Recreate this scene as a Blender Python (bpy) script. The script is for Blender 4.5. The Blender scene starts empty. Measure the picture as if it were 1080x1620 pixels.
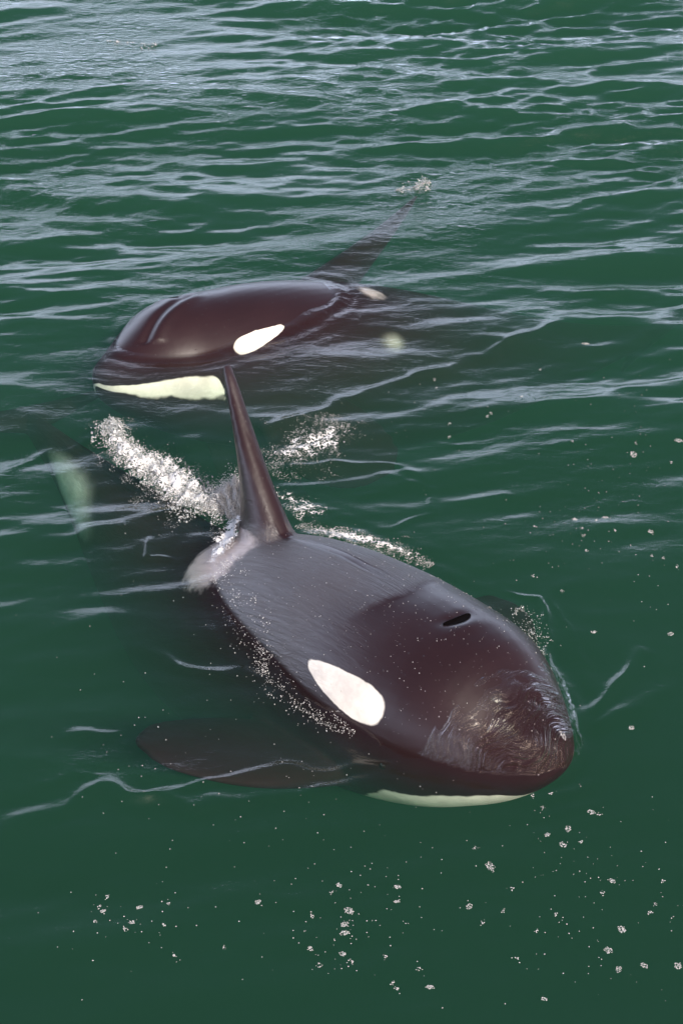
import bpy, bmesh, math, random
import numpy as np
from mathutils import Vector, Matrix
random.seed(7); rng = np.random.default_rng(11)
scene = bpy.context.scene
COL = scene.collection
R = math.radians

# ------------------------------------------------------------------ camera
CAM_H = 6.5
cam_d = bpy.data.cameras.new('camera'); cam = bpy.data.objects.new('camera', cam_d); COL.objects.link(cam)
cam.location = (0, 0, CAM_H); cam.rotation_euler = (R(90 - 34), 0, 0)
cam_d.sensor_fit = 'VERTICAL'; cam_d.sensor_height = 36
cam_d.lens = 18 / math.tan(R(16)); cam_d.clip_start = 0.1; cam_d.clip_end = 12000
scene.camera = cam

# ------------------------------------------------------------------ sky, sun, exposure
SUN_EL, SUN_AZ = R(36), R(152)     # azimuth measured from +Y towards +X : behind the camera, to the right
world = bpy.data.worlds.new('World'); scene.world = world; world.use_nodes = True
wn = world.node_tree; wn.nodes.clear()
sky = wn.nodes.new('ShaderNodeTexSky'); sky.sky_type = 'NISHITA'; sky.sun_disc = False
sky.sun_elevation = SUN_EL; sky.sun_rotation = SUN_AZ; sky.dust_density = 5.0; sky.air_density = 1.0; sky.ozone_density = 1.0
bg = wn.nodes.new('ShaderNodeBackground'); bg.inputs['Strength'].default_value = 0.15
wo = wn.nodes.new('ShaderNodeOutputWorld')
wn.links.new(sky.outputs[0], bg.inputs[0])
# low bank of bright hazy cloud all round the horizon, broken higher up
tc = wn.nodes.new('ShaderNodeTexCoord'); sx = wn.nodes.new('ShaderNodeSeparateXYZ'); wn.links.new(tc.outputs['Generated'], sx.inputs[0])
cn = wn.nodes.new('ShaderNodeTexNoise'); cn.inputs['Scale'].default_value = 3.2; cn.inputs['Detail'].default_value = 5; cn.inputs['Roughness'].default_value = .55
cm = wn.nodes.new('ShaderNodeMapping'); cm.inputs['Scale'].default_value = (1, 1, 3.0); wn.links.new(tc.outputs['Generated'], cm.inputs[0]); wn.links.new(cm.outputs[0], cn.inputs['Vector'])
def wmath(op, a, b):
    nd = wn.nodes.new('ShaderNodeMath'); nd.operation = op
    for i, v in enumerate((a, b)):
        if isinstance(v, bpy.types.NodeSocket): wn.links.new(v, nd.inputs[i])
        else: nd.inputs[i].default_value = v
    return nd.outputs[0]
ce = wmath('ADD', wmath('ADD', wmath('ADD', sx.outputs[2], wmath('MULTIPLY', sx.outputs[0], .22)), wmath('MULTIPLY', sx.outputs[1], -.13)), wmath('MULTIPLY', wmath('SUBTRACT', cn.outputs[0], .5), -.55))
mr = wn.nodes.new('ShaderNodeMapRange'); mr.interpolation_type = 'SMOOTHSTEP'; wn.links.new(ce, mr.inputs[0])
for _i, _q in zip((1, 2, 3, 4), (.30, .06, 0.0, 1.0)): mr.inputs[_i].default_value = _q
cb = wn.nodes.new('ShaderNodeBackground'); cb.inputs['Color'].default_value = (.68, .77, 1.0, 1); cb.inputs['Strength'].default_value = 3.1
wx_ = wn.nodes.new('ShaderNodeMixShader'); wn.links.new(mr.outputs[0], wx_.inputs[0]); wn.links.new(bg.outputs[0], wx_.inputs[1]); wn.links.new(cb.outputs[0], wx_.inputs[2])
wn.links.new(wx_.outputs[0], wo.inputs[0])
sd = bpy.data.lights.new('sun', 'SUN'); sd.energy = 4.8; sd.angle = R(0.53); sd.color = (1.0, 0.95, 0.88)
sun = bpy.data.objects.new('sun', sd); COL.objects.link(sun)
sv = Vector((math.sin(SUN_AZ) * math.cos(SUN_EL), math.cos(SUN_AZ) * math.cos(SUN_EL), math.sin(SUN_EL)))
sun.rotation_euler = sv.to_track_quat('Z', 'Y').to_euler(); sun.location = sv * 30
vs = scene.view_settings; vs.view_transform = 'Standard'; vs.look = 'None'; vs.gamma = 1.0; vs.use_curve_mapping = False
vs.exposure = 0.0
cy = scene.cycles
cy.max_bounces = 8; cy.transparent_max_bounces = 24; cy.volume_bounces = 1; cy.use_denoising = True
cy.transmission_bounces = 6; cy.glossy_bounces = 3; cy.diffuse_bounces = 2
cy.caustics_reflective = False; cy.caustics_refractive = False

# ------------------------------------------------------------------ helpers
def tag(o, label=None, cat=None, group=None, kind=None):
    if label: o['label'] = label
    if cat: o['category'] = cat
    if group: o['group'] = group
    if kind: o['kind'] = kind
    return o

def mesh_obj(name, verts, faces, mat=None, parent=None, smooth=True):
    me = bpy.data.meshes.new(name)
    verts = np.asarray(verts, dtype=np.float32)
    if isinstance(faces, np.ndarray) and faces.ndim == 2:
        n, k = faces.shape
        me.vertices.add(len(verts)); me.vertices.foreach_set('co', verts.ravel())
        me.loops.add(n * k); me.loops.foreach_set('vertex_index', faces.astype(np.int32).ravel())
        me.polygons.add(n); me.polygons.foreach_set('loop_start', np.arange(0, n * k, k, dtype=np.int32))
        me.update(calc_edges=True)
    else:
        me.from_pydata([tuple(v) for v in verts.tolist()], [], [tuple(f) for f in faces]); me.update()
    if smooth: me.polygons.foreach_set('use_smooth', np.ones(len(me.polygons), dtype=bool))
    o = bpy.data.objects.new(name, me); COL.objects.link(o)
    if mat: me.materials.append(mat)
    if parent: o.parent = parent
    return o

class NT:
    """tiny node-tree helper"""
    def __init__(s, name):
        s.m = bpy.data.materials.new(name); s.m.use_nodes = True
        s.t = s.m.node_tree; s.t.nodes.clear()
        s.out = s.t.nodes.new('ShaderNodeOutputMaterial')
    def n(s, typ, **kw):
        nd = s.t.nodes.new(typ)
        ins = kw.pop('ins', {})
        for k, v in kw.items(): setattr(nd, k, v)
        for k, v in ins.items():
            if isinstance(v, bpy.types.NodeSocket): s.t.links.new(v, nd.inputs[k])
            else: nd.inputs[k].default_value = v
        return nd
    def l(s, a, b): s.t.links.new(a, b)
    def math(s, op, a, b=None, clamp=False):
        nd = s.t.nodes.new('ShaderNodeMath'); nd.operation = op; nd.use_clamp = clamp
        for i, v in enumerate((a, b)):
            if v is None: continue
            if isinstance(v, bpy.types.NodeSocket): s.t.links.new(v, nd.inputs[i])
            else: nd.inputs[i].default_value = v
        return nd.outputs[0]
    def ramp(s, v, lo, hi, a=0.0, b=1.0, smooth=True):
        nd = s.t.nodes.new('ShaderNodeMapRange'); nd.interpolation_type = 'SMOOTHSTEP' if smooth else 'LINEAR'
        s.t.links.new(v, nd.inputs[0])
        for i, q in zip((1, 2, 3, 4), (lo, hi, a, b)): nd.inputs[i].default_value = q
        return nd.outputs[0]
    def mixc(s, f, a, b):
        nd = s.t.nodes.new('ShaderNodeMix'); nd.data_type = 'RGBA'
        for i, v in ((0, f), (6, a), (7, b)):
            if isinstance(v, bpy.types.NodeSocket): s.t.links.new(v, nd.inputs[i])
            else: nd.inputs[i].default_value = v if not isinstance(v, tuple) or len(v) == 4 else (*v, 1)
        return nd.outputs[2]
    def mixf(s, f, a, b):
        return s.math('ADD', s.math('MULTIPLY', a, s.math('SUBTRACT', 1.0, f)), s.math('MULTIPLY', b, f))
    def noise(s, vec, scale, detail=3, rough=0.5, dist=0.0):
        return s.n('ShaderNodeTexNoise', ins={'Vector': vec, 'Scale': scale, 'Detail': detail, 'Roughness': rough, 'Distortion': dist}).outputs[0]

def sm(a, b, x):
    t = np.clip((x - a) / (b - a), 0, 1); return t * t * (3 - 2 * t)

# ------------------------------------------------------------------ orca rest shape (fractions of length, head at x=0 looking to -x)
PROF = np.array([
 # s      top     bot    hw
 [0.000, 0.004,-0.018, 0.006],[0.006, 0.011,-0.028, 0.021],[0.015, 0.018,-0.038, 0.031],[0.030, 0.031,-0.050, 0.043],
 [0.050, 0.050,-0.062, 0.056],[0.075, 0.071,-0.073, 0.069],[0.100, 0.082,-0.083, 0.079],[0.140, 0.090,-0.095, 0.087],
 [0.200, 0.099,-0.107, 0.097],[0.280, 0.106,-0.117, 0.104],[0.360, 0.106,-0.120, 0.105],[0.450, 0.099,-0.117, 0.099],
 [0.550, 0.083,-0.102, 0.083],[0.650, 0.064,-0.080, 0.061],[0.750, 0.045,-0.055, 0.037],[0.850, 0.029,-0.033, 0.018],
 [0.920, 0.019,-0.020, 0.011],[0.975, 0.009,-0.009, 0.008]])
_s = PROF[:, 0]
FAT = 1.0; SLIM = 1.0
def prof(s):
    # smooth cubic (finite-difference Hermite) interpolation of the profile
    s = np.atleast_1d(np.clip(s, 0, _s[-1])); i = np.clip(np.searchsorted(_s, s) - 1, 0, len(_s) - 2)
    h = _s[i + 1] - _s[i]; t = ((s - _s[i]) / h)[:, None]
    P = PROF[:, 1:] * np.stack([1 + 0 * _s, 1 + 0 * _s, FAT * (1 + (SLIM - 1) * sm(.13, .32, _s))], 1); D = np.gradient(P, _s, axis=0)
    h = h[:, None]
    return (2*t**3-3*t**2+1)*P[i] + (t**3-2*t**2+t)*h*D[i] + (-2*t**3+3*t**2)*P[i+1] + (t**3-t**2)*h*D[i+1]

def body_part():
    ss = np.concatenate([np.linspace(0, .05, 14)**1.0, np.linspace(.058, .975, 90)])
    N = 56; V = []; 
    for s, (t, b, w) in zip(ss, prof(ss)):
        zc = t * .45 + b * .55
        for k in range(N):
            a = 2 * math.pi * k / N
            c, q = math.cos(a), math.sin(a)
            ex = 0.92
            y = w * math.copysign(abs(c) ** ex, c); z = zc + (t - zc if q > 0 else zc - b) * math.copysign(abs(q) ** ex, q)
            V.append((s, y, z))
    F = []
    n = len(ss)
    for i in range(n - 1):
        for k in range(N):
            F.append((i*N+k, i*N+(k+1) % N, (i+1)*N+(k+1) % N, (i+1)*N+k))
    F.append(tuple(range(N))[::-1]); F.append(tuple((n-1)*N+k for k in range(N)))
    return V, F

def blade(rings):
    """rings: list of (centre, chord_vec, thick_vec) lens sections -> closed mesh"""
    N = 24; V = []; F = []
    for c, cv, tv in rings:
        c, cv, tv = map(np.array, (c, cv, tv))
        for k in range(N):
            a = 2 * math.pi * k / N
            x = math.cos(a); y = math.sin(a) * (1 - 0.35 * x)      # blunt leading edge at x=-1
            V.append(c + cv * x + tv * y)
    n = len(rings)
    for i in range(n - 1):
        for k in range(N): F.append((i*N+k, i*N+(k+1) % N, (i+1)*N+(k+1) % N, (i+1)*N+k))
    F.append(tuple(range(N))[::-1]); F.append(tuple((n-1)*N+k for k in range(N)))
    return V, F

def fin_part(p):
    # dorsal fin: leading edge and trailing edge curves
    hgt = p['fin_h']; rings = []
    for i in range(22):
        u = i / 21
        z = 0.085 + (hgt + .017) * u
        le = p['fin_s'] - .012 * (1-u)**3 + p['fin_sweep'] * u ** 1.0 + .012 * u * u
        te = p['fin_s'] + p.get('fin_base', .115) * (1 - sm(-.35, 1.0, np.array(u)) * .0) - .0
        te = te + (p['fin_sweep'] + .012 - p.get('fin_base', .115) + .010) * u ** .85 - .012 * math.sin(math.pi * u) + .02 * (1-u) ** 6
        if u > .9:
            k = (u - .9) / .1; m = (le + te) / 2; q = math.sqrt(max(0.02, 1 - k * k * .9)); le = m + (le - m) * q; te = m + (te - m) * q
        th = .0125 * (1 - u) ** .8 + .0042 + .012 * (1-u) ** 7
        bend = p.get('fin_bend', 0) * u * u
        rings.append((((le + te) / 2, bend, z), ((te - le) / 2, 0, 0), (0, th, 0)))
    return blade(rings)

def flipper_part(side, p):
    rings = []; n = 18
    root = np.array([.205, side * .065, -.055])
    d = np.array(p['flip_dir']) * np.array([1, side, 1]); d = d / np.linalg.norm(d)
    nrm = np.array([0.1, side * .35, -.9]) if 'flip_n' not in p else np.array(p['flip_n']) * np.array([1, side, 1])
    ch = np.cross(nrm, d); ch /= np.linalg.norm(ch)
    if ch[0] < 0: ch = -ch
    tn = np.cross(d, ch)
    for i in range(n):
        u = i / (n - 1)
        w = p.get('flip_w', 1.0) * (.030 + .024 * math.sin(math.pi * min(1, u * .95 + .05) ** 1.1)) * (1 if u < .85 else math.sqrt(max(.03, 1 - ((u - .85) / .15) ** 2)))
        rings.append((root + d * .19 * u + ch * (.012 * u * u), ch * w, tn * (.012 * (1 - u) + .004)))
    return blade(rings)

def fluke_part(side):
    rings = []; n = 16
    for i in range(n):
        u = i / (n - 1)
        le = .925 + .072 * u ** 1.15; te = 1.0 - .018 * math.sin(math.pi * u * .9) + .012 * u - .02 * (1-u)**4
        if u > .85:
            k = (u - .85) / .15; m = te * .6 + le * .4; q = math.sqrt(max(.03, 1 - k * k)); le = m + (le - m) * q; te = m + (te - m) * q
        rings.append((((le + te) / 2, side * .135 * u, 0), ((te - le) / 2, 0, 0), (0, 0, .009 * (1 - u) + .0032)))
    return blade(rings)

def spine(s, p):
    """map rest x fraction -> pose frame; bends the tail part. returns centre (x,z,y) and angles"""
    s = np.asarray(s); g = np.linspace(-.05, 1.1, 461); dg = g[1] - g[0]
    b0 = p.get('bend_from', .40)
    a = p.get('tail_down', 0) * np.clip(g - b0, 0, None) + p.get('arch', 0) * sm(.08, .40, g) 
    if 'keys' in p: a = np.interp(g, *zip(*[(q, R(w)) for q, w in p['keys']]))
    l = p['tail_side'] * np.clip(g - b0, 0, None)
    cx = -.05 + np.cumsum(np.cos(a) * np.cos(l)) * dg; cz = -np.cumsum(np.sin(a)) * dg; cyy = np.cumsum(np.sin(l) * np.cos(a)) * dg
    i0 = np.searchsorted(g, 0); cx -= cx[i0]; cz -= cz[i0]; cyy -= cyy[i0]
    f = lambda q: np.interp(s, g, q)
    return f(cx), f(cyy), f(cz), f(a), f(l)

def pose_rest(Q, p):
    Q = np.asarray(Q, float)
    cx, cyy, cz, a, l = spine(Q[:, 0], p)
    y, z = Q[:, 1], Q[:, 2]
    tw = R(p.get('twist', 0)) * sm(.10, .34, Q[:, 0]); y, z = y * np.cos(tw) - z * np.sin(tw), y * np.sin(tw) + z * np.cos(tw)
    # local frame: tangent T = (cos a cos l, sin l, -sin a); up U ; side S
    S = np.stack([-np.sin(l), np.cos(l), 0 * l], 1)
    U = np.stack([np.sin(a) * np.cos(l), np.sin(a) * np.sin(l), np.cos(a)], 1)
    return (np.stack([cx, cyy, cz], 1) + S * y[:, None] + U * z[:, None]) * p['L']

def pose_mat(p):
    h, pi, r = p['heading'], p['pitch'], p['roll']
    f = np.array([math.cos(h)*math.cos(pi), math.sin(h)*math.cos(pi), math.sin(pi)])
    X = -f; Y = np.cross([0, 0, 1.], X); Y /= np.linalg.norm(Y); Z = np.cross(X, Y)
    c, s = math.cos(r), math.sin(r)
    return np.stack([X, c*Y + s*Z, -s*Y + c*Z], 1)

def to_world(Q, p):
    return pose_rest(Q, p) @ pose_mat(p).T + np.array(p['loc'])

_pf = np.array([0, math.cos(R(34)), -math.sin(R(34))]); _pu = np.array([0, math.sin(R(34)), math.cos(R(34))])
def px(P):      # only for printing check numbers
    d = np.atleast_2d(P) - np.array([0, 0, CAM_H]); z = d @ _pf; F = 810 / math.tan(R(16))
    return np.stack([540 + F * d[:, 0] / z, 810 - F * (d @ _pu) / z], 1)

def white_fields(Q, p):
    """signed fields, > 0 inside the white skin; and the grey saddle"""
    s, y, z = Q.T; ay = np.abs(y)
    t, b, w = prof(s).T
    zc = t * .45 + b * .55
    hn = (z - zc) / (t - b) * 2            # -1 belly .. 1 back
    # eye patch: tilted ellipse on the flank
    c, q = math.cos(p.get('eye_tilt', .30)), math.sin(p.get('eye_tilt', .30))
    dx, dz = s - p.get('eye_s', .135), z - p.get('eye_z', .006)
    u = (dx * c + dz * q) / p.get('eye_a', .043); v = (-dx * q + dz * c) / (p.get('eye_b', .0165))
    v = v * (1 + .46 * u)
    eye = 1 - np.sqrt(u * u + v * v); eye = np.where(ay > w * .35, eye, -1) 
    # belly / chin
    line = np.interp(s - p.get('lobe', 0) * sm(.3, .6, s), [0, .01, .04, .09, .13, .18, .24, .30, .40, .50, .58, .66, .72, .78, .85, .9], 
                        [-.35, -.33, -.32, -.30, -.26, -.50, -.85, -.80, -.82, -.80, -.55, -.10, -.02, -.35, -.8, -.9])
    line2 = np.interp(s, [.40, .50, .58, .66, .72, .78, .85], [-1.2, -1.0, -.9, -.55, -.25, -.30, -.8])
    line = line + p.get('lobe_up', 0) * sm(.45, .55, s) + p.get('chin', 0) * sm(.5, .3, s) * sm(0, .02, s)
    line = line + p.get('flank', 0) * np.exp(-((s - .77) / .085) ** 2)
    line = line - .6 * sm(.035, .012, s) * (0 if p.get('smooth') else 1)
    belly = (line - hn) * 1.7
    belly = np.where(s > .56, np.minimum(belly, 1), belly)
    if 'pale' in p:
        if p.get('smooth'):
            belly = belly - 3 * sm(.115, .190, s)
            belly = np.minimum(belly, (hn - line + .33) * .9)  # darkens the under-jaw: shade and water murk put into the skin colour
        else: belly = belly - 3 * sm(.40, .5, s)
        e2 = 1 - np.sqrt(((s - p['pale'][0]) / p['pale'][4]) ** 2 + ((hn - p['pale'][1]) / p['pale'][5]) ** 2)
        belly = np.maximum(belly, np.where(y * p['pale'][2] > 0, np.maximum(e2 * p['pale'][3], -.05) - .03, -1))
    # saddle patch behind the fin
    ds = (s - p['fin_s'] - p.get('saddle', .145) - .25 * ay) / p.get('sad_l', .062); dh = (hn - p.get('sad_h', .66)) / p.get('sad_w', .30)
    sad = 1 - np.sqrt(ds * ds + dh * dh) - p.get('sad_dim', 0)
    # fluke underside
    fl = sm(.925, .94, s) * np.where(z < -.0006, 1, -1) * np.where(ay > .012, 1, -1) * sm(.995, .975, s)
    fl = np.full_like(s, -1.0)
    # keep fin and flippers black
    off = (z > t + .004) | ((ay > w + .006) & (s < .9))
    for side in (1, -1):
        d = np.array(p['flip_dir']) * np.array([1, side, 1]); d = d / np.linalg.norm(d)
        rel = Q - np.array([.205, side * .065, -.055]); u = rel @ d
        lat = np.linalg.norm(rel - u[:, None] * d, axis=1)
        off = off | ((u > .028) & (lat < .075) & (((ay > w * 1.0 + .001) | (z < b - .001) | (u > .06))))
    eye = np.where(off, -1, eye); belly = np.where(off | (s > .9), -1, belly); sad = np.where(z > t + .012, -1, sad)
    return np.maximum(np.maximum(eye, belly), fl), sad

def build_orca(name, p, mats, voxel=.017):
    global FAT, SLIM
    FAT = p.get('fat', 1.0); SLIM = p.get('slim', 1.0)
    L = p['L']; V = []; F = []
    for v, f in [body_part(), fin_part(p), flipper_part(1, p), flipper_part(-1, p), fluke_part(1), fluke_part(-1)]:
        o = len(V); V += [tuple(x) for x in v]; F += [tuple(i + o for i in q) for q in f]
    V = np.array(V) * L
    tmp = mesh_obj('tmp', V, F)
    bm = bmesh.new(); bm.from_mesh(tmp.data); bmesh.ops.recalc_face_normals(bm, faces=bm.faces); bm.to_mesh(tmp.data); bm.free()
    md = tmp.modifiers.new('r', 'REMESH'); md.mode = 'VOXEL'; md.voxel_size = voxel
    m2 = tmp.modifiers.new('s', 'SMOOTH'); m2.factor = .5; m2.iterations = 6
    dg = bpy.context.evaluated_depsgraph_get(); ev = tmp.evaluated_get(dg)
    me = bpy.data.meshes.new_from_object(ev); bpy.data.objects.remove(tmp)
    n = len(me.vertices); Q = np.empty(n * 3, np.float32); me.vertices.foreach_get('co', Q); Q = Q.reshape(-1, 3).astype(float) / L
    white, sad = white_fields(Q, p)
    for nm, arr in (('white', white), ('saddle', sad), ('matt', np.full(n, 0.0 if p.get('smooth') else 1.0))):
        at = me.attributes.new(nm, 'FLOAT', 'POINT'); at.data.foreach_set('value', arr.astype(np.float32))
    at = me.attributes.new('rest', 'FLOAT_VECTOR', 'POINT'); at.data.foreach_set('vector', Q.astype(np.float32).ravel())
    # displacement details on the rest shape : blowhole dent + lip, mouth groove
    nrm = np.empty(n * 3, np.float32); me.vertices.foreach_get('normal', nrm); nrm = nrm.reshape(-1, 3)
    s, y, z = Q.T; t, b, w = prof(s).T
    bs = p.get('blow_s', .115)
    dd = ((s - bs - .25 * np.abs(y)) / .0075) ** 2 + (y / .016) ** 2
    top = z > 0.03
    disp = np.where(top, -.020 * np.exp(-dd * 1.2) + .009 * np.exp(-((s - bs + .012) / .008) ** 2 - (y / .020) ** 2), 0)
    # neck crease behind the blowhole and a soft ridge towards the fin
    disp += np.where(top, -.006 * np.exp(-((s - bs - .055) / .018) ** 2 - (y / .06) ** 2), 0)
    disp += np.where(top & (z < t + .004) & (s > .18) & (s < p['fin_s'] + .02), .012 * sm(.18, p['fin_s'], s) * np.exp(-(y / .010) ** 2), 0)
    if p.get('crease'):
        m = (top & (z < t + .004)) * 1.0
        yc = -.030 + .25 * (s - .10)
        disp += m * sm(.025, .05, s) * sm(.150, .125, s) * (-.020 * np.exp(-((y - yc) / .0055) ** 2) + .016 * np.exp(-((y - yc + .013) / .007) ** 2))
    Q2 = Q + nrm * disp[:, None] / L * (L / 6.5)
    W = to_world(Q2, p)
    root = bpy.data.objects.new(name, None); COL.objects.link(root); root.location = p['loc']; root.empty_display_size = .3
    me.vertices.foreach_set('co', (W - np.array(p['loc'])).astype(np.float32).ravel())
    me.update(); me.polygons.foreach_set('use_smooth', np.ones(len(me.polygons), dtype=bool))
    bo = bpy.data.objects.new('body', me); COL.objects.link(bo); bo.parent = root; me.materials.clear(); me.materials.append(mats['skin'])
    # blowhole slit
    vs_, fs_ = [], []
    nb = 26
    bt = lambda ss, yy: (prof(ss)[0][0] if True else 0)
    for i in range(nb):
        u = -1 + 2 * i / (nb - 1); yy = u * .0165; hw = .0042 * math.sqrt(max(0, 1 - u * u)) + .0002
        sc = bs + .0035 * (1-u * u) * -1 + .002
        for k, (ds, dz) in enumerate([(-hw, .0004), (-hw * .5, -.0002), (hw * .5, -.0002), (hw, .0004)]):
            ss = sc + ds; tt, bb, ww = prof(ss)[0]; zc = tt * .45 + bb * .55
            cc = min(.999, abs(yy) / ww) ** (1 / .92); zz = zc + (tt - zc) * max(0, 1 - cc * cc) ** (.46)
            vs_.append((ss, yy, zz + dz - .0006))
    for i in range(nb - 1):
        for k in range(3): fs_.append((i*4+k, i*4+k+1, (i+1)*4+k+1, (i+1)*4+k))
    bw = to_world(np.array(vs_), p) - np.array(p['loc'])
    h = mesh_obj('blowhole', bw, fs_, mats['hole'], root)
    # eyes: below and in front of the patch
    for sd_ in (1, -1):
        es, ez = p.get('eye_s', .135) - .048, -.022
        tt, bb, ww = prof(es)[0]; zc = tt * .45 + bb * .55
        q = abs((ez - zc) / (zc - bb)); yy = ww * max(0, 1 - q ** (2/.92)) ** .46
        c = to_world(np.array([[es, sd_ * (yy - .0028), ez]]), p)[0] - np.array(p['loc'])
        bm = bmesh.new(); bmesh.ops.create_uvsphere(bm, u_segments=16, v_segments=10, radius=.026)
        me2 = bpy.data.meshes.new('eye'); bm.to_mesh(me2); bm.free(); me2.materials.append(mats['eye'])
        me2.polygons.foreach_set('use_smooth', [True] * len(me2.polygons))
        eo = bpy.data.objects.new('eye', me2); COL.objects.link(eo); eo.parent = root; eo.location = c
    return root, W, Q

# ------------------------------------------------------------------ skin
def skin_material():
    k = NT('orca_skin')
    rest = k.n('ShaderNodeAttribute', attribute_name='rest').outputs['Vector']
    wh = k.n('ShaderNodeAttribute', attribute_name='white').outputs['Fac']
    sa = k.n('ShaderNodeAttribute', attribute_name='saddle').outputs['Fac']
    nf = k.noise(rest, 120, 3); nl = k.noise(rest, 14, 4)
    sep0 = k.n('ShaderNodeSeparateXYZ', ins={0: rest})
    calm = k.ramp(sep0.outputs[0], .24, .32, 1.0, .12)
    w2 = k.math('ADD', wh, k.math('MULTIPLY', calm, k.math('ADD', k.math('MULTIPLY', k.math('SUBTRACT', nf, .5), .045), k.math('MULTIPLY', k.math('SUBTRACT', k.noise(rest, 38, 3), .5), .20))))
    wm = k.ramp(w2, -.02, .05)
    s2 = k.math('ADD', sa, k.math('MULTIPLY', k.math('SUBTRACT', nf, .5), .5))
    smk = k.ramp(s2, -.1, .35)
    black = k.mixc(nl, (.013, .0052, .0064), (.027, .0112, .0130))
    c1 = k.mixc(smk, black, (.45, .37, .36))
    c2 = k.mixc(wm, c1, k.mixc(k.ramp(k.noise(rest, 22, 6, .65), .35, .65), (.80, .72, .64), (.58, .51, .46)))
    # fine flow streaks behind the head where the water film has broken
    mp = k.n('ShaderNodeMapping', ins={'Vector': rest, 'Scale': (34, 330, 150)}); mp.inputs['Rotation'].default_value = (0, 0, .6)
    st = k.noise(mp.outputs[0], 1.0, 5, .68, .6)
    sep = k.n('ShaderNodeSeparateXYZ', ins={0: rest})
    ay = k.math('ABSOLUTE', sep.outputs[1])
    edge = k.math('ADD', sep.outputs[0], k.math('MULTIPLY', nl, .030))
    edge = k.math('SUBTRACT', edge, k.math('MULTIPLY', k.math('MULTIPLY', ay, ay), 5.0))     # the smooth cap reaches furthest back on the midline
    matt = k.n('ShaderNodeAttribute', attribute_name='matt').outputs['Fac']
    soft = k.ramp(ay, .02, .07, 0, 1)
    back = k.math('MULTIPLY', matt, k.mixf(soft, k.ramp(edge, .186, .198), k.ramp(edge, .10, .27)))
    # a wet line runs along the ridge from the fin
    wob = k.math('MULTIPLY', k.math('SUBTRACT', k.noise(rest, 22, 2), .5), .008)
    line = k.ramp(k.math('ABSOLUTE', k.math('ADD', sep.outputs[1], wob)), .0035, .0075, 1, 0)
    line = k.math('MULTIPLY', line, k.ramp(sep.outputs[0], .195, .25))
    dry = k.math('MULTIPLY', back, k.math('SUBTRACT', 1.0, line))
    dry = k.math('MULTIPLY', dry, k.ramp(sep.outputs[2], .112, .128, 1, .25))
    blot = k.ramp(nl, .35, .62)
    rough = k.math('ADD', k.math('MULTIPLY', dry, k.math('ADD', .16, k.math('MULTIPLY', blot, .10))), .30)
    rough = k.math('ADD', rough, k.math('MULTIPLY', nf, .08))
    drop = k.n('ShaderNodeTexVoronoi', feature='F1', ins={'Vector': rest, 'Scale': 230.0})
    dr = k.ramp(drop.outputs['Distance'], .08, .22, 1, 0)
    dsel = k.ramp(k.n('ShaderNodeSeparateColor', ins={0: drop.outputs['Color']}).outputs[0], .86, .90)
    hgt = k.math('ADD', k.math('MULTIPLY', k.math('MULTIPLY', st, dry), 1.5), k.math('MULTIPLY', nl, .30))
    hgt = k.math('ADD', hgt, k.math('MULTIPLY', nf, .035))
    hgt = k.math('ADD', hgt, k.math('MULTIPLY', k.math('MULTIPLY', dr, dsel), .22))
    bmp = k.n('ShaderNodeBump', ins={'Height': hgt, 'Strength': .75, 'Distance': .012})
    # under water the skin loses its gloss (the water film or the sea surface carries it)
    gz = k.n('ShaderNodeSeparateXYZ', ins={0: k.n('ShaderNodeNewGeometry').outputs['Position']}).outputs[2]
    wet = k.math('MULTIPLY', k.ramp(gz, -.03, .01), k.math('MAXIMUM', k.ramp(sep.outputs[0], .036, .050), k.math('SUBTRACT', 1.0, matt)))
    ior = k.math('ADD', 1.04, k.math('MULTIPLY', wet, k.math('ADD', .34, k.math('MULTIPLY', dry, .66))))
    coatw = k.math('MULTIPLY', wet, .25)
    b = k.n('ShaderNodeBsdfPrincipled', ins={'Base Color': c2, 'Roughness': rough, 'Normal': bmp.outputs[0], 'IOR': ior,
        'Coat Weight': coatw, 'Coat Roughness': .24, 'Coat IOR': 1.33, 'Coat Normal': bmp.outputs[0]})
    k.l(b.outputs[0], k.out.inputs[0]); return k.m

def simple_mat(name, col, rough, **kw):
    k = NT(name); b = k.n('ShaderNodeBsdfPrincipled', ins={'Base Color': (*col, 1), 'Roughness': rough})
    for a, v in kw.items(): b.inputs[a.replace('_', ' ')].default_value = v
    k.l(b.outputs[0], k.out.inputs[0]); return k.m
mats = {'skin': skin_material(), 'hole': simple_mat('blowhole_inside', (.002, .001, .001), .9, Specular_IOR_Level=.05), 'eye': simple_mat('orca_eye', (.01, .006, .005), .05)}

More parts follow.
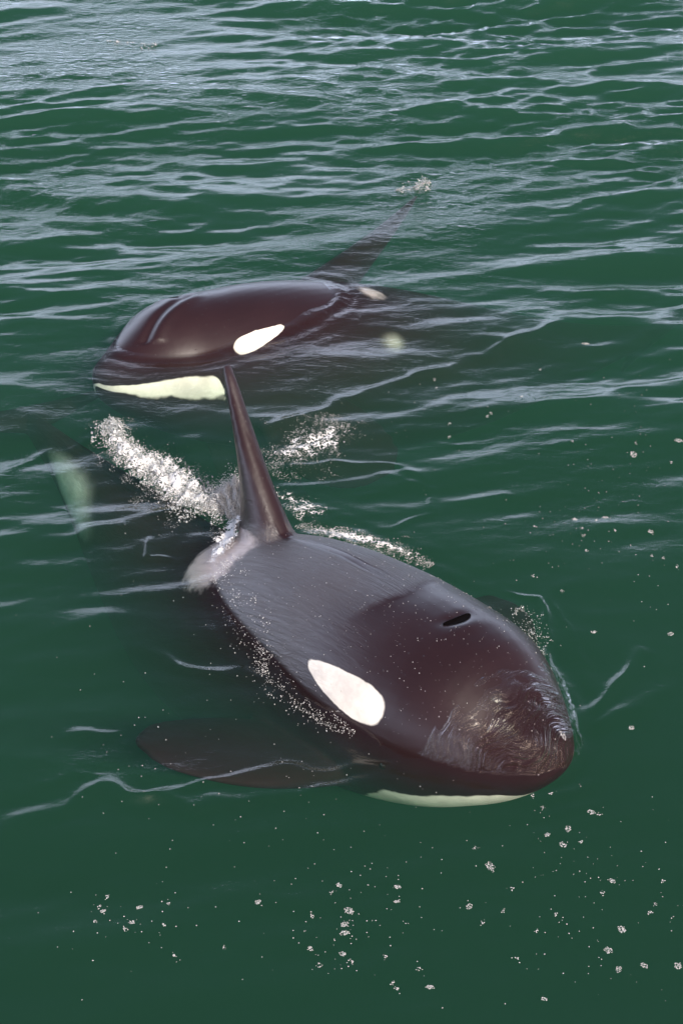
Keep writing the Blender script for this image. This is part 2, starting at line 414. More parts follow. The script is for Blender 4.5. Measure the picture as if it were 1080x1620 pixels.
FRONT = dict(L=6.4, loc=(1.17, 7.24, 0.06), heading=R(-48), pitch=R(12.0), roll=R(7), keys=[(0, 0), (.26, 0), (.34, 9), (.43, 11), (.50, -6), (.58, -19), (.68, -17), (1, -8)], tail_side=-0.30, bend_from=.29,
             fat=1.13, slim=.80, chin=-.20, pale=(.76, .40, 1, .12, .11, .75), fin_bend=-.016, fin_s=.338, fin_base=.066, fin_h=.172, fin_sweep=.054, flip_w=1.25, flip_n=(.05, .05, -1), flip_dir=(.50, .9, .22), blow_s=.118,
             eye_s=.168, eye_z=.034, eye_a=.049, eye_b=.0150, eye_tilt=.20, saddle=.050, sad_h=1.0, sad_l=.042, sad_w=.24)
REAR = dict(L=6.2, loc=(-1.86, 11.74, -.16), heading=R(-147), pitch=R(11), roll=R(-28), twist=-26, keys=[(0, 0), (.12, 2), (.3, 6), (.5, 4), (.7, 0), (1, -4)], tail_side=0.1, fat=1.0, bend_from=.26, lobe=-.24, lobe_up=-1.3, chin=.20, pale=(.37, -.10, -1, .055, .034, .20), crease=1, fin_bend=.045, sad_dim=.52, smooth=1,
            fin_s=.27, fin_base=.10, fin_h=.20, fin_sweep=.37, flip_dir=(.5, .2, -.85), flip_n=(.1, .9, -.3), blow_s=.115, eye_s=.184, eye_z=.014, eye_a=.036, eye_b=.0105, eye_tilt=.12, saddle=.085, sad_l=.04)
front_root, WF, QF = build_orca('orca', FRONT, mats, .016)
tag(front_root, 'glossy black orca surfacing in front, head and upright dorsal fin above water', 'orca', 'orcas swimming at the surface')
rear_root, WR, QR = build_orca('orca', REAR, mats, .02)
tag(rear_root, 'orca behind, rolled on its side with white chin and fin lying under the surface', 'orca', 'orcas swimming at the surface')
for nm, p in (('front', FRONT), ('rear', REAR)):
    sg = 1 if nm == 'front' else -1
    lm = np.array([(0, 0, -.01), (.115, 0, .084), (.135, sg*.085, 0), (p['fin_s'], 0, .106), (p['fin_s']+.115, 0, .097), (p['fin_s']+p['fin_sweep']+.01, 0, .1+p['fin_h']), (.95,0,0)])
    w_ = to_world(lm, p); print(nm, [(tuple(a.round().astype(int)), round(float(b[2]), 2)) for a, b in zip(px(w_), w_)])
#WATER
F_PX = 810 / math.tan(R(16))
def at(u, v, h=0.0):
    """photo pixel -> point of the horizontal plane z = h"""
    d = _pf + np.array([1, 0, 0]) * (u - 540) / F_PX + _pu * (810 - v) / F_PX
    return np.array([0, 0, CAM_H]) + d * ((h - CAM_H) / d[2])

def lownoise(x, y, scale, seed):
    r = np.random.default_rng(seed); o = 0
    for i in range(9):
        a = r.uniform(0, 2 * math.pi); k = scale * r.uniform(.6, 1.7)
        o = o + np.sin((x * math.cos(a) + y * math.sin(a)) * k + r.uniform(0, 6.28))
    return o / 3.0

# ---- the water's height field
_r = np.random.default_rng(5)
COMP = []
for i in range(64):
    lam = 0.16 * (14 ** (i / 63.0)) * _r.uniform(.9, 1.1)            # 0.16 .. 2.2 m
    th = R(90) + _r.normal(0, R(15) + R(16) * max(0, .5 - lam))        # crests lie roughly across the view
    th += R(8)
    amp = 0.0074 * lam ** 0.95 * (.45 + .55 * sm(.18, .42, lam)) * (1.0 if lam < 1.2 else .8)
    COMP.append((2 * math.pi / lam, th, amp, _r.uniform(0, 6.28)))

def ridge(x, y, pts, w, h):
    """soft ridge along a polyline (world xy points)"""
    best = np.full(x.shape, 1e9); tt = np.zeros(x.shape); n = len(pts) - 1
    for i in range(n):
        a, b = np.array(pts[i])[:2], np.array(pts[i + 1])[:2]; d = b - a; L2 = d @ d
        t = np.clip(((x - a[0]) * d[0] + (y - a[1]) * d[1]) / L2, 0, 1)
        q = np.hypot(x - a[0] - t * d[0], y - a[1] - t * d[1]); m = q < best
        best = np.where(m, q, best); tt = np.where(m, (i + t) / n, tt)
    return .80 * h * np.exp(-(best / (w * 1.15)) ** 2) * np.sin(math.pi * np.clip(tt * .9 + .05, 0, 1)) ** .6

RIDGES = [  # (photo points, width, height)
    ([(905, 1150), (960, 1100), (1015, 1035)], .035, .030), ([(880, 1165), (960, 1140), (1060, 1085)], .05, .022),
    ([(876, 1130), (872, 1040), (850, 945), (800, 935)], .020, .022), ([(855, 930), (900, 1000), (925, 1050)], .02, .010),
    ([(0, 1305), (90, 1280), (160, 1250), (300, 1275), (450, 1262), (600, 1235)], .05, .028),
    ([(160, 1240), (240, 1262), (330, 1240), (420, 1225), (560, 1215), (700, 1200)], .035, .018),
    ([(225, 1020), (270, 1050), (350, 1065), (430, 1075)], .04, .022), ([(60, 1240), (110, 1225), (200, 1235)], .03, .015),
    ([(0, 880), (100, 855), (200, 825), (300, 800)], .05, .028), ([(0, 745), (80, 715), (170, 690)], .05, .022),
    ([(420, 680), (520, 645), (640, 600), (760, 560), (940, 490)], .05, .030), ([(430, 745), (520, 730), (640, 735), (680, 760)], .03, .015),
    ([(600, 745), (680, 770), (690, 810), (600, 840)], .03, .010),
    ([(240, 850), (235, 880), (270, 885)], .02, .02), ([(100, 1165), (180, 1155)], .03, .012),
]
RIDGES = [([at(*q) for q in pts], w, h) for pts, w, h in RIDGES]
# height of the skin (for spray that lies on the animals)
SX0, SY0, SS = -2.6, 6.2, .02
SK = np.full((430, 240), -9.0)
def fill_skin(W):
    i = ((W[:, 0] - SX0) / SS).round().astype(int); j = ((W[:, 1] - SY0) / SS).round().astype(int)
    ok = (i >= 1) & (i < 239) & (j >= 1) & (j < 429)
    for a in (-1, 0, 1):
        for b in (-1, 0, 1): np.maximum.at(SK, (j[ok] + b, i[ok] + a), W[ok, 2])
fill_skin(WF[QF[:, 2] < .12]); fill_skin(WR)
DB = np.where(SK > .0, 0.0, 9.0)          # distance to the waterline of the animals
for _ in range(34):
    for d in ((0, 1), (0, -1), (1, 0), (-1, 0)): DB = np.minimum(DB, np.roll(DB, d, (0, 1)) + SS)
    for d in ((1, 1), (1, -1), (-1, 1), (-1, -1)): DB = np.minimum(DB, np.roll(DB, d, (0, 1)) + SS * 1.414)
def ring(x, y):
    fx = (x - SX0) / SS; fy = (y - SY0) / SS; ok = (fx > 1) & (fx < 238) & (fy > 1) & (fy < 428)
    i = np.clip(fx.astype(int), 0, 238); j = np.clip(fy.astype(int), 0, 428); a = np.clip(fx - i, 0, 1); b = np.clip(fy - j, 0, 1)
    d = DB[j, i]*(1-a)*(1-b) + DB[j, i+1]*a*(1-b) + DB[j+1, i]*(1-a)*b + DB[j+1, i+1]*a*b
    d = d + .02 * lownoise(x, y, 7, 51); n = .6 + .4 * lownoise(x, y, 4, 52)
    return np.where(ok & (d < 1), n * (.018 * np.exp(-(d / .045) ** 2) + .0065 * np.sin(d * 42) * np.exp(-d / .20)), 0)

def base_water(x, y):
    dist = np.hypot(x, y)
    # calmer water close in and in the lee of the two animals
    amp = .22 + .62 * sm(7.6, 10.8, y) + .16 * sm(13, 16, y)
    amp = amp * np.clip(.78 + .34 * lownoise(x, y, .9, 3) + .22 * lownoise(x * .5, y, 1.5, 4), .12, 2)
    lee = np.exp(-(((x - .1) / 1.3) ** 2 + ((y - 8.6) / 1.6) ** 2))
    amp = amp * (1 - .75 * lee)
    rough = sm(13.0, 16.5, y)
    fade = 1 / (1 + (dist / 60) ** 2)
    h = np.zeros_like(x)
    wx = x + .10 * lownoise(x, y, 1.6, 8); wy = y + .12 * lownoise(x * .5, y, 1.3, 9)
    for k, th, a, ph in COMP:
        lam = 2 * math.pi / k
        f = fade if lam > .5 else fade * (dist < 60)
        m = amp * (1 + (1.9 * rough if lam < .35 else .8 * rough if lam < .6 else .3 * rough) + (-.5 * rough if lam > .9 else 0))
        p = k * (wx * math.cos(th) + wy * math.sin(th)) + ph
        h += a * m * f * (np.exp(1.7 * (np.cos(p) - 1)) * 1.8 - .70)
    h += .02 * np.sin(1.15 * (y + .25 * x) + .8) * fade * sm(9, 13, y)     # slow swell
    h += .035 * np.sin(1.9 * (y - .18 * x) + 1.1 * lownoise(x, y, .35, 41)) * fade * sm(11, 16, y)
    near = (y < 17)
    if near.any():
        xs, ys = x[near], y[near]; hh = np.zeros_like(xs)
        for pts, w, r in RIDGES: hh += ridge(xs + .02 * lownoise(xs, ys, 14, 31), ys + .02 * lownoise(xs, ys, 16, 32), pts, w, r) * (1 + .25 * lownoise(xs, ys, 9, 77))
        h[near] += hh + ring(xs, ys)
    return h

# ---- film of water pushed up over the front orca's snout
GX0, GY0, GS = .30, 6.55, .010
gx = GX0 + GS * np.arange(170); gy = GY0 + GS * np.arange(150)
TOP = np.full((len(gy), len(gx)), -9.0)
FILM_S = .046
sel = QF[:, 0] < FILM_S + .03
edge_ = FILM_S + .004 * np.sin(QF[:, 1] * 90 + 1) + .003 * np.sin(QF[:, 1] * 260)
thick = .030 * np.clip((edge_ - QF[:, 0]) / .030, -1.0, 1)
ii = ((WF[sel, 0] - GX0) / GS).round().astype(int); jj = ((WF[sel, 1] - GY0) / GS).round().astype(int)
ok = (ii >= 1) & (ii < len(gx) - 1) & (jj >= 1) & (jj < len(gy) - 1)
for di in (-1, 0, 1):
    for dj in (-1, 0, 1): np.maximum.at(TOP, (jj[ok] + dj, ii[ok] + di), (WF[:, 2] + thick)[sel][ok])
def spread(T, slope, n):
    for _ in range(n):
        for d in ((0, 1), (0, -1), (1, 0), (-1, 0)): T = np.maximum(T, np.roll(T, d, (0, 1)) - slope * GS)
        for d in ((1, 1), (1, -1), (-1, 1), (-1, -1)): T = np.maximum(T, np.roll(T, d, (0, 1)) - slope * GS * 1.414)
    return T
TOP = spread(TOP, 1.9, 20)
for _ in range(4):
    P = np.pad(TOP, 1, mode='edge'); TOP = np.maximum(TOP, (P[1:-1, 1:-1]*4 + P[2:, 1:-1] + P[:-2, 1:-1] + P[1:-1, 2:] + P[1:-1, :-2]) / 8 - .0)
def film(x, y):
    fx = (x - GX0) / GS; fy = (y - GY0) / GS
    ok = (fx > 1) & (fx < len(gx) - 2) & (fy > 1) & (fy < len(gy) - 2)
    i = np.clip(fx.astype(int), 0, len(gx) - 2); j = np.clip(fy.astype(int), 0, len(gy) - 2); a = fx - i; b = fy - j
    v = TOP[j, i]*(1-a)*(1-b) + TOP[j, i+1]*a*(1-b) + TOP[j+1, i]*(1-a)*b + TOP[j+1, i+1]*a*b
    # streaks of flow that curl round the snout
    cx, cyy = 1.22, 6.78
    rr = np.hypot((x - cx), (y - cyy)); an = np.arctan2(y - cyy, x - cx)
    st = .0050 * np.sin(rr * 62 + 2.0 * np.sin(an * 2 + rr * 9)) + .003 * lownoise(x, y, 14, 61)
    return np.where(ok, v + .002 + st, -9)

def water_h(x, y):
    x = np.asarray(x, float); y = np.asarray(y, float)
    h = base_water(x, y); f = film(x, y)
    k = .012; d = f - h      # smooth max
    return np.where(f < -1, h, h + .5 * (d + np.sqrt(d * d + k * k)) - .0)

def axis(a, b, step, growa, growb, lim0, lim1):
    pts = [a + step * i for i in range(int((b - a) / step) + 1)]
    out = []; q = pts[-1]; st = step
    while q < lim1: st *= growb; q += st; out.append(q)
    lo = []; q = pts[0]; st = step
    while q > lim0: st *= growa; q -= st; lo.append(q)
    return np.array(lo[::-1] + pts + out)
WX = axis(-2.6, 2.6, .016, 1.045, 1.045, -3500, 3500)
WY = axis(5.2, 12.5, .014, 1.08, 1.0055, -3500, 24)
_st = WY[-1] - WY[-2]; q = WY[-1]; ex = []
while q < 5000: _st *= 1.05; q += _st; ex.append(q)
WY = np.concatenate([WY, ex])
XX, YY = np.meshgrid(WX, WY)
ZZ = water_h(XX.ravel(), YY.ravel()).reshape(XX.shape)
nx, ny = len(WX), len(WY); print('water grid', nx, ny)
verts = np.stack([XX.ravel(), YY.ravel(), ZZ.ravel()], 1)
idx = np.arange(nx * ny).reshape(ny, nx)
quads = np.stack([idx[:-1, :-1].ravel(), idx[:-1, 1:].ravel(), idx[1:, 1:].ravel(), idx[1:, :-1].ravel()], 1)
# close the body of water: skirt down to the bottom
DEPTH = -60.0
per = np.concatenate([idx[0, :], idx[1:, -1], idx[-1, -2::-1], idx[-2:0:-1, 0]])
bv = verts[per].copy(); bv[:, 2] = DEPTH; b0 = len(verts)
m_ = len(per); bi = b0 + np.arange(m_); nxt = np.roll(np.arange(m_), -1)
side = np.stack([per, bi, bi[nxt], per[nxt]], 1)
cen = len(verts) + m_
verts = np.concatenate([verts, bv, [[0, 0, DEPTH]]])
quads = np.concatenate([quads, side])
o_tris = np.stack([np.full(m_, cen), bi[nxt], bi, bi], 1)

def water_material():
    k = NT('sea_water')
    geo = k.n('ShaderNodeNewGeometry').outputs['Position']
    mp = k.n('ShaderNodeMapping', ins={'Vector': geo, 'Scale': (1.0, 1.9, 1.0)}); mp.inputs['Rotation'].default_value = (0, 0, R(8))
    n1 = k.noise(mp.outputs[0], 9, 4, .55, .3); n2 = k.noise(mp.outputs[0], 34, 3, .6, .2)
    sep = k.n('ShaderNodeSeparateXYZ', ins={0: geo})
    far = k.ramp(sep.outputs[1], 9, 17, .36, 1.35)
    patch = k.ramp(k.noise(geo, .55, 2), .38, .66, .25, 1.0)
    film_ = k.n('ShaderNodeAttribute', attribute_name='film').outputs['Fac']
    pm = k.n('ShaderNodeMapping', ins={'Vector': geo}, vector_type='POINT'); pm.inputs['Rotation'].default_value = (0, 0, R(-38))
    wv = k.n('ShaderNodeTexNoise', ins={'Vector': geo, 'Scale': 3.0, 'Detail': 1.0}).outputs['Color']
    wq = k.n('ShaderNodeVectorMath', operation='SCALE', ins={0: wv}); wq.inputs['Scale'].default_value = .35
    pq = k.n('ShaderNodeVectorMath', operation='ADD', ins={0: pm.outputs[0], 1: wq.outputs[0]})
    pr = k.n('ShaderNodeVectorMath', operation='MULTIPLY', ins={0: pq.outputs[0], 1: (3.6, 56.0, 1.0)})
    fs = k.noise(pr.outputs[0], 1.0, 3, .50, .5)
    hgt = k.math('MULTIPLY', k.math('MULTIPLY', k.math('ADD', n1, k.math('MULTIPLY', n2, .25)), far), patch)
    hgt = k.math('ADD', hgt, k.math('MULTIPLY', k.math('MULTIPLY', fs, film_), 2.9))
    bmp = k.n('ShaderNodeBump', ins={'Height': hgt, 'Strength': 1.0, 'Distance': .014})
    fr0 = k.n('ShaderNodeFresnel', ins={'IOR': 1.36, 'Normal': bmp.outputs[0]}).outputs[0]
    inside = k.n('ShaderNodeNewGeometry').outputs['Backfacing']
    fr = k.math('MULTIPLY', fr0, k.math('SUBTRACT', 1.0, inside))
    tr = k.n('ShaderNodeBsdfTransparent'); gl = k.n('ShaderNodeBsdfGlossy', ins={'Roughness': .05, 'Normal': bmp.outputs[0]})
    mx = k.n('ShaderNodeMixShader', ins={0: fr, 1: tr.outputs[0], 2: gl.outputs[0]})
    k.l(mx.outputs[0], k.out.inputs['Surface'])
    S = np.array([.026, .066, .048]); A = np.array([.56, .335, .46]); S *= 1.0; 
    vs1 = k.n('ShaderNodeVolumeScatter', ins={'Color': (*(S / S.max()), 1), 'Density': float(S.max()), 'Anisotropy': 0.0})
    ab = A / A.max() * .999
    va = k.n('ShaderNodeVolumeAbsorption', ins={'Color': (*(1 - A / (A.max() * 1.0)), 1), 'Density': float(A.max())})
    ad = k.n('ShaderNodeAddShader', ins={0: vs1.outputs[0], 1: va.outputs[0]})
    k.l(ad.outputs[0], k.out.inputs['Volume'])
    return k.m
water = mesh_obj('sea_water', verts, np.concatenate([quads]), water_material())
bmf = bmesh.new(); bmf.from_mesh(water.data); bmf.verts.ensure_lookup_table()
try: bmf.faces.new([bmf.verts[i] for i in bi[::-1]])
except Exception as e: print('bottom', e)
bmf.to_mesh(water.data); bmf.free()
fl_ = film(verts[:, 0], verts[:, 1]); fm = sm(-.03, .02, fl_ - base_water(verts[:, 0], verts[:, 1]))
_n = len(water.data.vertices); _fa = np.zeros(_n, np.float32); _fa[:len(fm)] = np.where(fl_ < -1, 0, fm)[:_n]
water.data.attributes.new('film', 'FLOAT', 'POINT').data.foreach_set('value', _fa)
tag(water, kind='structure')

# ------------------------------------------------------------------ foam, spray and bubbles
def foam_material(name, col=(.74, .71, .71)):
    k = NT(name)
    d = k.n('ShaderNodeBsdfDiffuse', ins={'Color': (*col, 1)}); t = k.n('ShaderNodeBsdfTranslucent', ins={'Color': (*col, 1)})
    g = k.n('ShaderNodeBsdfGlossy', ins={'Roughness': .12}); fr = k.n('ShaderNodeFresnel', ins={'IOR': 1.33})
    a = k.n('ShaderNodeMixShader', ins={0: .35, 1: d.outputs[0], 2: t.outputs[0]})
    b = k.n('ShaderNodeMixShader', ins={0: fr.outputs[0], 1: a.outputs[0], 2: g.outputs[0]})
    k.l(b.outputs[0], k.out.inputs[0]); return k.m
M_FOAM = foam_material('white_foam')
def drop_material():
    k = NT('water_drops')
    tr = k.n('ShaderNodeBsdfTransparent', ins={'Color': (.93, .96, .95, 1)}); d = k.n('ShaderNodeBsdfDiffuse', ins={'Color': (.85, .85, .85, 1)})
    g = k.n('ShaderNodeBsdfGlossy', ins={'Roughness': .08}); lw = k.n('ShaderNodeFresnel', ins={'IOR': 1.5})
    a = k.n('ShaderNodeMixShader', ins={0: .28, 1: tr.outputs[0], 2: d.outputs[0]})
    b = k.n('ShaderNodeMixShader', ins={0: lw.outputs[0], 1: a.outputs[0], 2: g.outputs[0]})
    k.l(b.outputs[0], k.out.inputs[0]); return k.m
M_DROP = drop_material()
def sheet_material():
    """broken foam lying on the water: lace of bubbles with holes"""
    k = NT('foam_lace')
    geo = k.n('ShaderNodeNewGeometry').outputs['Position']
    cov = k.n('ShaderNodeAttribute', attribute_name='cover').outputs['Fac']
    v = k.n('ShaderNodeTexVoronoi', feature='DISTANCE_TO_EDGE', ins={'Vector': geo, 'Scale': 42.0}).outputs['Distance']
    n1 = k.noise(geo, 16, 6, .68, .5); n2 = k.noise(geo, 95, 3, .6)
    f = k.math('ADD', k.math('MULTIPLY', n1, 1.5), k.math('MULTIPLY', n2, .45))
    f = k.math('SUBTRACT', f, k.math('MULTIPLY', v, .9))
    f = k.math('ADD', f, k.math('MULTIPLY', cov, 1.15))
    m = k.ramp(f, 1.52, 1.80, 0, .93)
    d = k.n('ShaderNodeBsdfDiffuse', ins={'Color': (.74, .71, .71, 1)}); tr = k.n('ShaderNodeBsdfTransparent')
    mx = k.n('ShaderNodeMixShader', ins={0: m, 1: tr.outputs[0], 2: d.outputs[0]})
    k.l(mx.outputs[0], k.out.inputs[0]); return k.m
M_LACE = sheet_material()

def ico(sub):
    bm = bmesh.new(); bmesh.ops.create_icosphere(bm, subdivisions=sub, radius=1.0)
    v = np.array([x.co[:] for x in bm.verts]); f = np.array([[q.index for q in x.verts] for x in bm.faces]); bm.free(); return v, f
ICO1, ICO2 = ico(1), ico(2)
def drops(name, P, Rr, mat, squash=1.0, sub=1, stretch=None, parent=None):
    v, f = ICO1 if sub == 1 else ICO2
    n = len(P); sc = np.stack([Rr, Rr, Rr * squash], 1)
    if stretch is not None: sc = sc * stretch
    V = (v[None] * sc[:, None, :] + P[:, None, :]).reshape(-1, 3)
    F = (f[None] + (np.arange(n) * len(v))[:, None, None]).reshape(-1, 3)
    return mesh_obj(name, V, F, mat, parent)

def along(pts, t):
    pts = np.array(pts)[:, :2]; seg = np.hypot(*np.diff(pts, axis=0).T); c = np.concatenate([[0], np.cumsum(seg)]); c /= c[-1]
    x = np.interp(t, c, pts[:, 0]); y = np.interp(t, c, pts[:, 1]); e = 1e-3
    dx = np.interp(np.clip(t + e, 0, 1), c, pts[:, 0]) - np.interp(np.clip(t - e, 0, 1), c, pts[:, 0]); dy = np.interp(np.clip(t + e, 0, 1), c, pts[:, 1]) - np.interp(np.clip(t - e, 0, 1), c, pts[:, 1])
    L = np.hypot(dx, dy) + 1e-9; return x, y, -dy / L, dx / L

def surf(x, y):
    i = np.clip(((x - SX0) / SS).round().astype(int), 0, 239); j = np.clip(((y - SY0) / SS).round().astype(int), 0, 429)
    return np.maximum(SK[j, i], water_h(x, y))

def spray(name, photo, n, w, hgt, rmin, rmax, mat, clump=.5, seed=1, wprof=None, sub=1, h0=0.0, stretch=None):
    g = np.random.default_rng(seed); pts = [at(*q) for q in photo]
    nc = max(6, n // 28); ct = g.random(nc); co = g.normal(0, 1, nc); ck = g.random(nc)
    ci = g.integers(0, nc, n); lone = g.random(n) > clump
    t = np.where(lone, g.random(n), ct[ci] + g.normal(0, .018, n)); off = np.where(lone, g.normal(0, 1.0, n), co[ci] + g.normal(0, .22, n))
    t = np.clip(t, 0, 1); x, y, nx_, ny_ = along(pts, t)
    ww = w * (np.interp(t, *wprof) if wprof else np.sin(math.pi * (t * .86 + .07)) ** .6)
    x = x + nx_ * off * ww; y = y + ny_ * off * ww
    z = surf(x, y) + h0 + np.abs(g.normal(0, 1, n)) * hgt * np.exp(-(off / 1.2) ** 2) * (ww / w)
    r = rmin * (rmax / rmin) ** (g.random(n) ** 2.2)
    return drops(name, np.stack([x, y, z], 1), r, mat, .85, sub, stretch)

def lace(name, photo, w, lift, cover=1.0, step=.012, seed=1, wprof=None, over=.0):
    """sheet of broken foam following the water and, where it washes up, the skin"""
    pts = np.array([at(*q) for q in photo]); L = np.hypot(*np.diff(pts[:, :2], axis=0).T).sum()
    nu = int(L / step) + 2; nv = int(2.4 * w / step) + 3
    t = np.linspace(0, 1, nu); o = np.linspace(-1.2, 1.2, nv)
    x, y, nx_, ny_ = along(pts, t)
    ww = w * (np.interp(t, *wprof) if wprof else np.sin(math.pi * (t * .86 + .07)) ** .6)
    X = x[:, None] + nx_[:, None] * o[None] * ww[:, None]; Y = y[:, None] + ny_[:, None] * o[None] * ww[:, None]
    c = cover * np.clip(1 - np.abs(o[None]) / 1.15, 0, 1) ** .8 * np.sin(math.pi * np.clip(t, .0, 1))[:, None] ** .35 * np.ones_like(X)
    lump = np.abs(lownoise(X, Y, 30, seed + 5)) + .6 * np.abs(lownoise(X, Y, 75, seed + 9))
    Z = surf(X, Y) + .006 + lift * lump * np.exp(-(o[None] / .7) ** 2)
    idx = np.arange(nu * nv).reshape(nu, nv)
    F = np.stack([idx[:-1, :-1].ravel(), idx[:-1, 1:].ravel(), idx[1:, 1:].ravel(), idx[1:, :-1].ravel()], 1)
    ob = mesh_obj(name, np.stack([X.ravel(), Y.ravel(), Z.ravel()], 1), F, M_LACE)
    ob.data.attributes.new('cover', 'FLOAT', 'POINT').data.foreach_set('value', c.ravel().astype(np.float32))
    return ob

TRAIL = [(172, 665), (186, 702), (218, 730), (262, 746), (292, 778), (335, 802), (392, 802)]
tag(lace('foam_trail', TRAIL, .30, .040, .90, seed=3, wprof=([0, .3, .7, 1], [.45, .55, 1.0, .9])),
    'curving trail of white broken foam leading to the front dorsal fin', 'foam', kind='stuff')
tag(spray('spray', TRAIL, 9000, .12, .030, .0010, .0034, M_FOAM, .75, 4, ([0, .3, .7, 1], [.5, .6, 1.1, 1.0])),
    'white droplets thrown up along the curved foam trail', 'spray', kind='stuff')
tag(lace('foam_wisps', [(205, 690), (270, 735), (340, 765), (400, 770)], .30, .010, .48, seed=93), 'faint lacy wisps of foam on the water between the two orcas', 'foam', kind='stuff')
tag(spray('spray', TRAIL, 5200, .085, .045, .003, .009, M_DROP, .8, 104, ([0, .3, .7, 1], [.5, .6, 1.1, 1.0]), 2), 'glassy blobs of water tumbling along the curved foam trail', 'spray', kind='stuff')
CURL = [(345, 812), (362, 790), (378, 778), (396, 800)]
tag(spray('breaking_crest', CURL, 13000, .10, .10, .0013, .0052, M_FOAM, .5, 8, ([0, .5, 1], [.7, 1, .8])),
    'bright curling crest of white water behind the front dorsal fin', 'splash', kind='stuff')
tag(lace('foam_wash', [(385, 800), (372, 840), (350, 880), (335, 905)], .17, .012, .98, seed=13, wprof=([0, .5, 1], [1, 1, .6])),
    'thin white wash sliding off the back just behind the fin', 'foam', kind='stuff')
RIGHT = [(428, 748), (470, 712), (515, 695), (520, 655)]
tag(lace('foam_streaks', RIGHT, .36, .014, .70, seed=23), 'patchy foam streaks on the water right of the tall fin', 'foam', kind='stuff')
tag(spray('spray', RIGHT, 2600, .15, .02, .0009, .0032, M_FOAM, .7, 24), 'scattered white drops over the foam streaks right of the fin', 'spray', kind='stuff')
LOWR = [(448, 770), (470, 800), (500, 812), (520, 825)]
tag(lace('foam_flecks', LOWR, .26, .010, .70, seed=33), 'small broken foam just above the front orca back right of fin', 'foam', kind='stuff')
EDGE = [(470, 828), (520, 842), (575, 858), (630, 872), (682, 895)]
tag(lace('foam_edge', EDGE, .16, .014, .80, seed=43, wprof=([0, .3, .7, 1], [1, .9, .5, .6])), 'white foam line along the far side of the front orca back', 'foam', kind='stuff')
tag(spray('spray', EDGE, 2400, .055, .015, .0009, .0032, M_FOAM, .6, 44), 'fine white spray along the far side of the front orca back', 'spray', kind='stuff')
tag(spray('water_beads', [(820, 958), (838, 985), (850, 1015), (852, 1040)], 320, .06, .02, .002, .0055, M_DROP, .5, 54), 'glinting beads of water beside the right side of the head', 'water drops', kind='stuff')
FLANK = [(345, 900), (370, 960), (400, 1020), (440, 1085), (500, 1140), (560, 1160)]
tag(spray('water_beads', FLANK, 1100, .065, .008, .0015, .0040, M_FOAM, .6, 64), 'row of sparkling droplets where the flank meets the water', 'water drops', kind='stuff')
tag(spray('spray', [(628, 300), (645, 298), (660, 300), (676, 284)], 420, .05, .05, .003, .010, M_DROP, .6, 74), 'tiny splash at the submerged fin tip of the rear orca', 'splash', kind='stuff')
tag(spray('spray', [(170, 60), (230, 72), (250, 66)], 60, .04, .02, .004, .009, M_FOAM, .6, 75), 'few white drops on a wavelet near the top left corner', 'spray', kind='stuff')

g = np.random.default_rng(5); cb_ = at(374, 800); nb_ = 11000
d_ = g.normal(0, 1, (nb_, 3)); d_ /= np.linalg.norm(d_, axis=1)[:, None]; d_[:, 2] = np.abs(d_[:, 2])
lump = 1 + .16 * np.sin(5 * d_[:, 0] + 2) * np.sin(6 * d_[:, 1]) + .10 * np.sin(13 * d_[:, 0] + 9 * d_[:, 2]) + g.normal(0, .035, nb_)
Pb = cb_ + d_ * lump[:, None] * np.array([.115, .13, .17]) + np.array([0, 0, -.01])
tag(drops('curling_water', Pb, .0018 + .0055 * g.random(nb_) ** 2.5, M_FOAM, .9, 1), 'rounded curl of white water breaking against the back of the tall fin', 'splash', kind='stuff')

sel_ = np.nonzero((QF[:, 2] > .0) & (QF[:, 0] < .34) & (WF[:, 2] > .03) & (QF[:, 2] < .12))[0]
pick = g.choice(sel_, 900, replace=False)
tag(drops('skin_droplets', WF[pick] + g.normal(0, .004, (900, 3)) * [1, 1, 0] + [0, 0, .001], .0010 + .0022 * g.random(900) ** 3, M_FOAM, .7, 1), 'tiny bright droplets beaded over the wet head and back of the front orca', 'water drops', kind='stuff')

# floating rafts of bubbles
SPOTS = [(552,1439,11),(545,1475,9),(545,1460,8),(628,1401,7),(627,1424,6),(775,1371,10),(742,1432,7),(764,1458,5),(890,1336,8),(898,1310,7),(935,1284,8),
 (948,1288,5),(918,1332,5),(865,1320,6),(967,1393,7),(952,1412,5),(983,1470,9),(962,1502,8),(978,1532,7),(1018,1526,7),(1072,1527,9),(1048,1394,4),(1037,1430,5),
 (1028,1443,4),(848,1472,4),(818,1515,4),(860,1580,6),(680,1561,8),(662,1532,5),(610,1513,5),(542,1508,7),(556,1520,4),(506,1527,4),(490,1500,6),(494,1446,4),
 (536,1397,6),(525,1409,4),(620,1555,4),(628,1563,4),(408,1424,6),(355,1497,4),(276,1509,5),(208,1457,6),(198,1470,4),(220,1430,6),(163,1436,6),(168,1412,4),
 (158,1428,4),(150,1456,5),(266,1425,4),(260,1462,3),(810,1404,4),(878,1446,4),(998,1150,7),(887,1193,8),(926,540,7),(854,577,4),(1002,716,9),(1005,702,5),
 (1072,697,8),(1062,727,5),(957,812,6),(944,818,5),(909,815,6),(920,833,4),(922,845,4),(845,828,4),(927,868,4),(972,836,5),(1028,838,6),(1070,898,5),(1048,884,4),
 (938,1000,6),(1060,1002,6),(843,910,4),(1030,880,4),(889,935,4),(905,700,4),(770,660,4),(711,670,4),(710,687,5),(825,628,4),(687,598,4),(690,610,3),(776,656,4),
 (842,1258,4),(858,1276,3),(870,1255,3),(795,1440,4),(750,1340,3)]
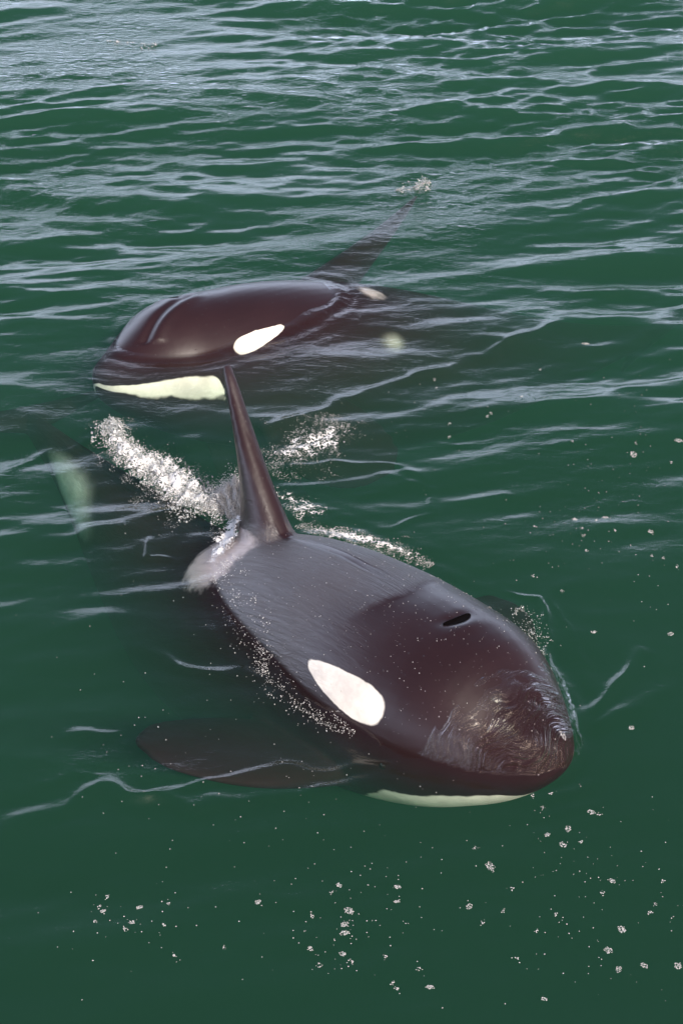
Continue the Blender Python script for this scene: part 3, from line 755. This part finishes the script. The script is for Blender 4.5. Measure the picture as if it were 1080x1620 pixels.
def raft(u, v, rp, seed):
    g = np.random.default_rng(seed); c = at(u, v); dist = np.linalg.norm(c - np.array([0, 0, CAM_H]))
    rad = rp * dist / F_PX * 1.15
    n = int(14 + 130 * (rad / .035) ** 1.6); P = []; rr = []
    sx, sy, rot = 1.0, g.uniform(.75, 1.25), g.uniform(0, 3.1); lob = g.uniform(0, 6.28); hole = g.normal(0, .35, (2, 2))
    for _ in range(n * 3):
        a, q = g.uniform(0, 6.28), math.sqrt(g.random())
        e = 1 + .22 * math.sin(2 * a + lob) + .15 * math.sin(5 * a + lob * 2)
        x, y = q * e * math.cos(a) * sx, q * e * math.sin(a) * sy
        if n > 30 and min(np.hypot(*(hole - np.array([x, y])).T)) < .2: continue
        P.append((c[0] + x * rad, c[1] + y * rad)); rr.append(g.uniform(.0012, .0025) * (1 + rad * 8))
        if len(P) >= n: break
    P = np.array(P); rr = np.array(rr); z = water_h(P[:, 0], P[:, 1]) + rr * .3
    m0 = np.array([c[0], c[1], float(water_h(np.array([c[0]]), np.array([c[1]]))[0])])
    o = drops('foam_patch', np.stack([P[:, 0], P[:, 1], z], 1) - m0, rr, M_FOAM, .4, 1); o.location = m0
    return o
ORD = ['first', 'second', 'third', 'fourth', 'fifth', 'sixth', 'seventh', 'eighth', 'ninth', 'tenth', 'eleventh', 'twelfth']
def zone(u, v):
    if v > 1400: return 'at bottom left' if u < 440 else ('at bottom centre' if u < 700 else 'at bottom right')
    if v > 1100: return "just below the snout"
    if v > 770: return "right of the big back"
    return 'right of the tall fin'
BIG = [q for q in SPOTS if q[2] >= 6]; SMALL = [q for q in SPOTS if q[2] < 6]; zones = {}
for q in BIG: zones.setdefault(zone(q[0], q[1]), []).append(q)
for zn, lst in zones.items():
    lst.sort()
    mx = max(q[2] for q in lst)
    for i, (u, v, rp) in enumerate(lst):
        o = raft(u, v, rp * .62, 900 + int(u) + int(v))
        size = 'large' if rp >= 9 else ('medium' if rp >= 7 else 'small')
        tag(o, f'{size} white bubble patch, {ORD[i]} from left of those {zn}', 'foam patch', 'floating foam patches on the open water')
# specks too fine to count
g = np.random.default_rng(77); uu, vv = [], []
for (cu, cv, su, sv_, n) in [(560,1470,80,50,90),(930,1430,100,90,100),(200,1450,60,35,40),(940,840,90,60,90),(980,690,70,60,45),(760,640,90,50,35),(400,1150,200,130,120),(720,1320,160,50,40),(540,900,500,420,110)]:
    uu += list(g.normal(cu, su, n)); vv += list(g.normal(cv, sv_, n))
uu, vv = np.array(uu), np.array(vv); ok = (vv > 480) & (vv < 1640) & (uu > -20) & (uu < 1100); P = np.array([at(a, b) for a, b in zip(uu[ok], vv[ok])])
hw_ = water_h(P[:, 0], P[:, 1]); keep = surf(P[:, 0], P[:, 1]) <= hw_ + 1e-6
P[:, 2] = hw_ + .001; P = P[keep]
for (u, v, rp) in SMALL:
    c = at(u, v); m = 10; q = np.stack([c[0] + g.normal(0, .006, m), c[1] + g.normal(0, .008, m)], 1); P = np.concatenate([P, np.c_[q, water_h(q[:, 0], q[:, 1]) + .001]])
tag(drops('foam_specks', P, g.uniform(.0012, .0038, len(P)), M_FOAM, .5, 1), 'fine white specks of foam scattered over the green water', 'foam', kind='stuff')
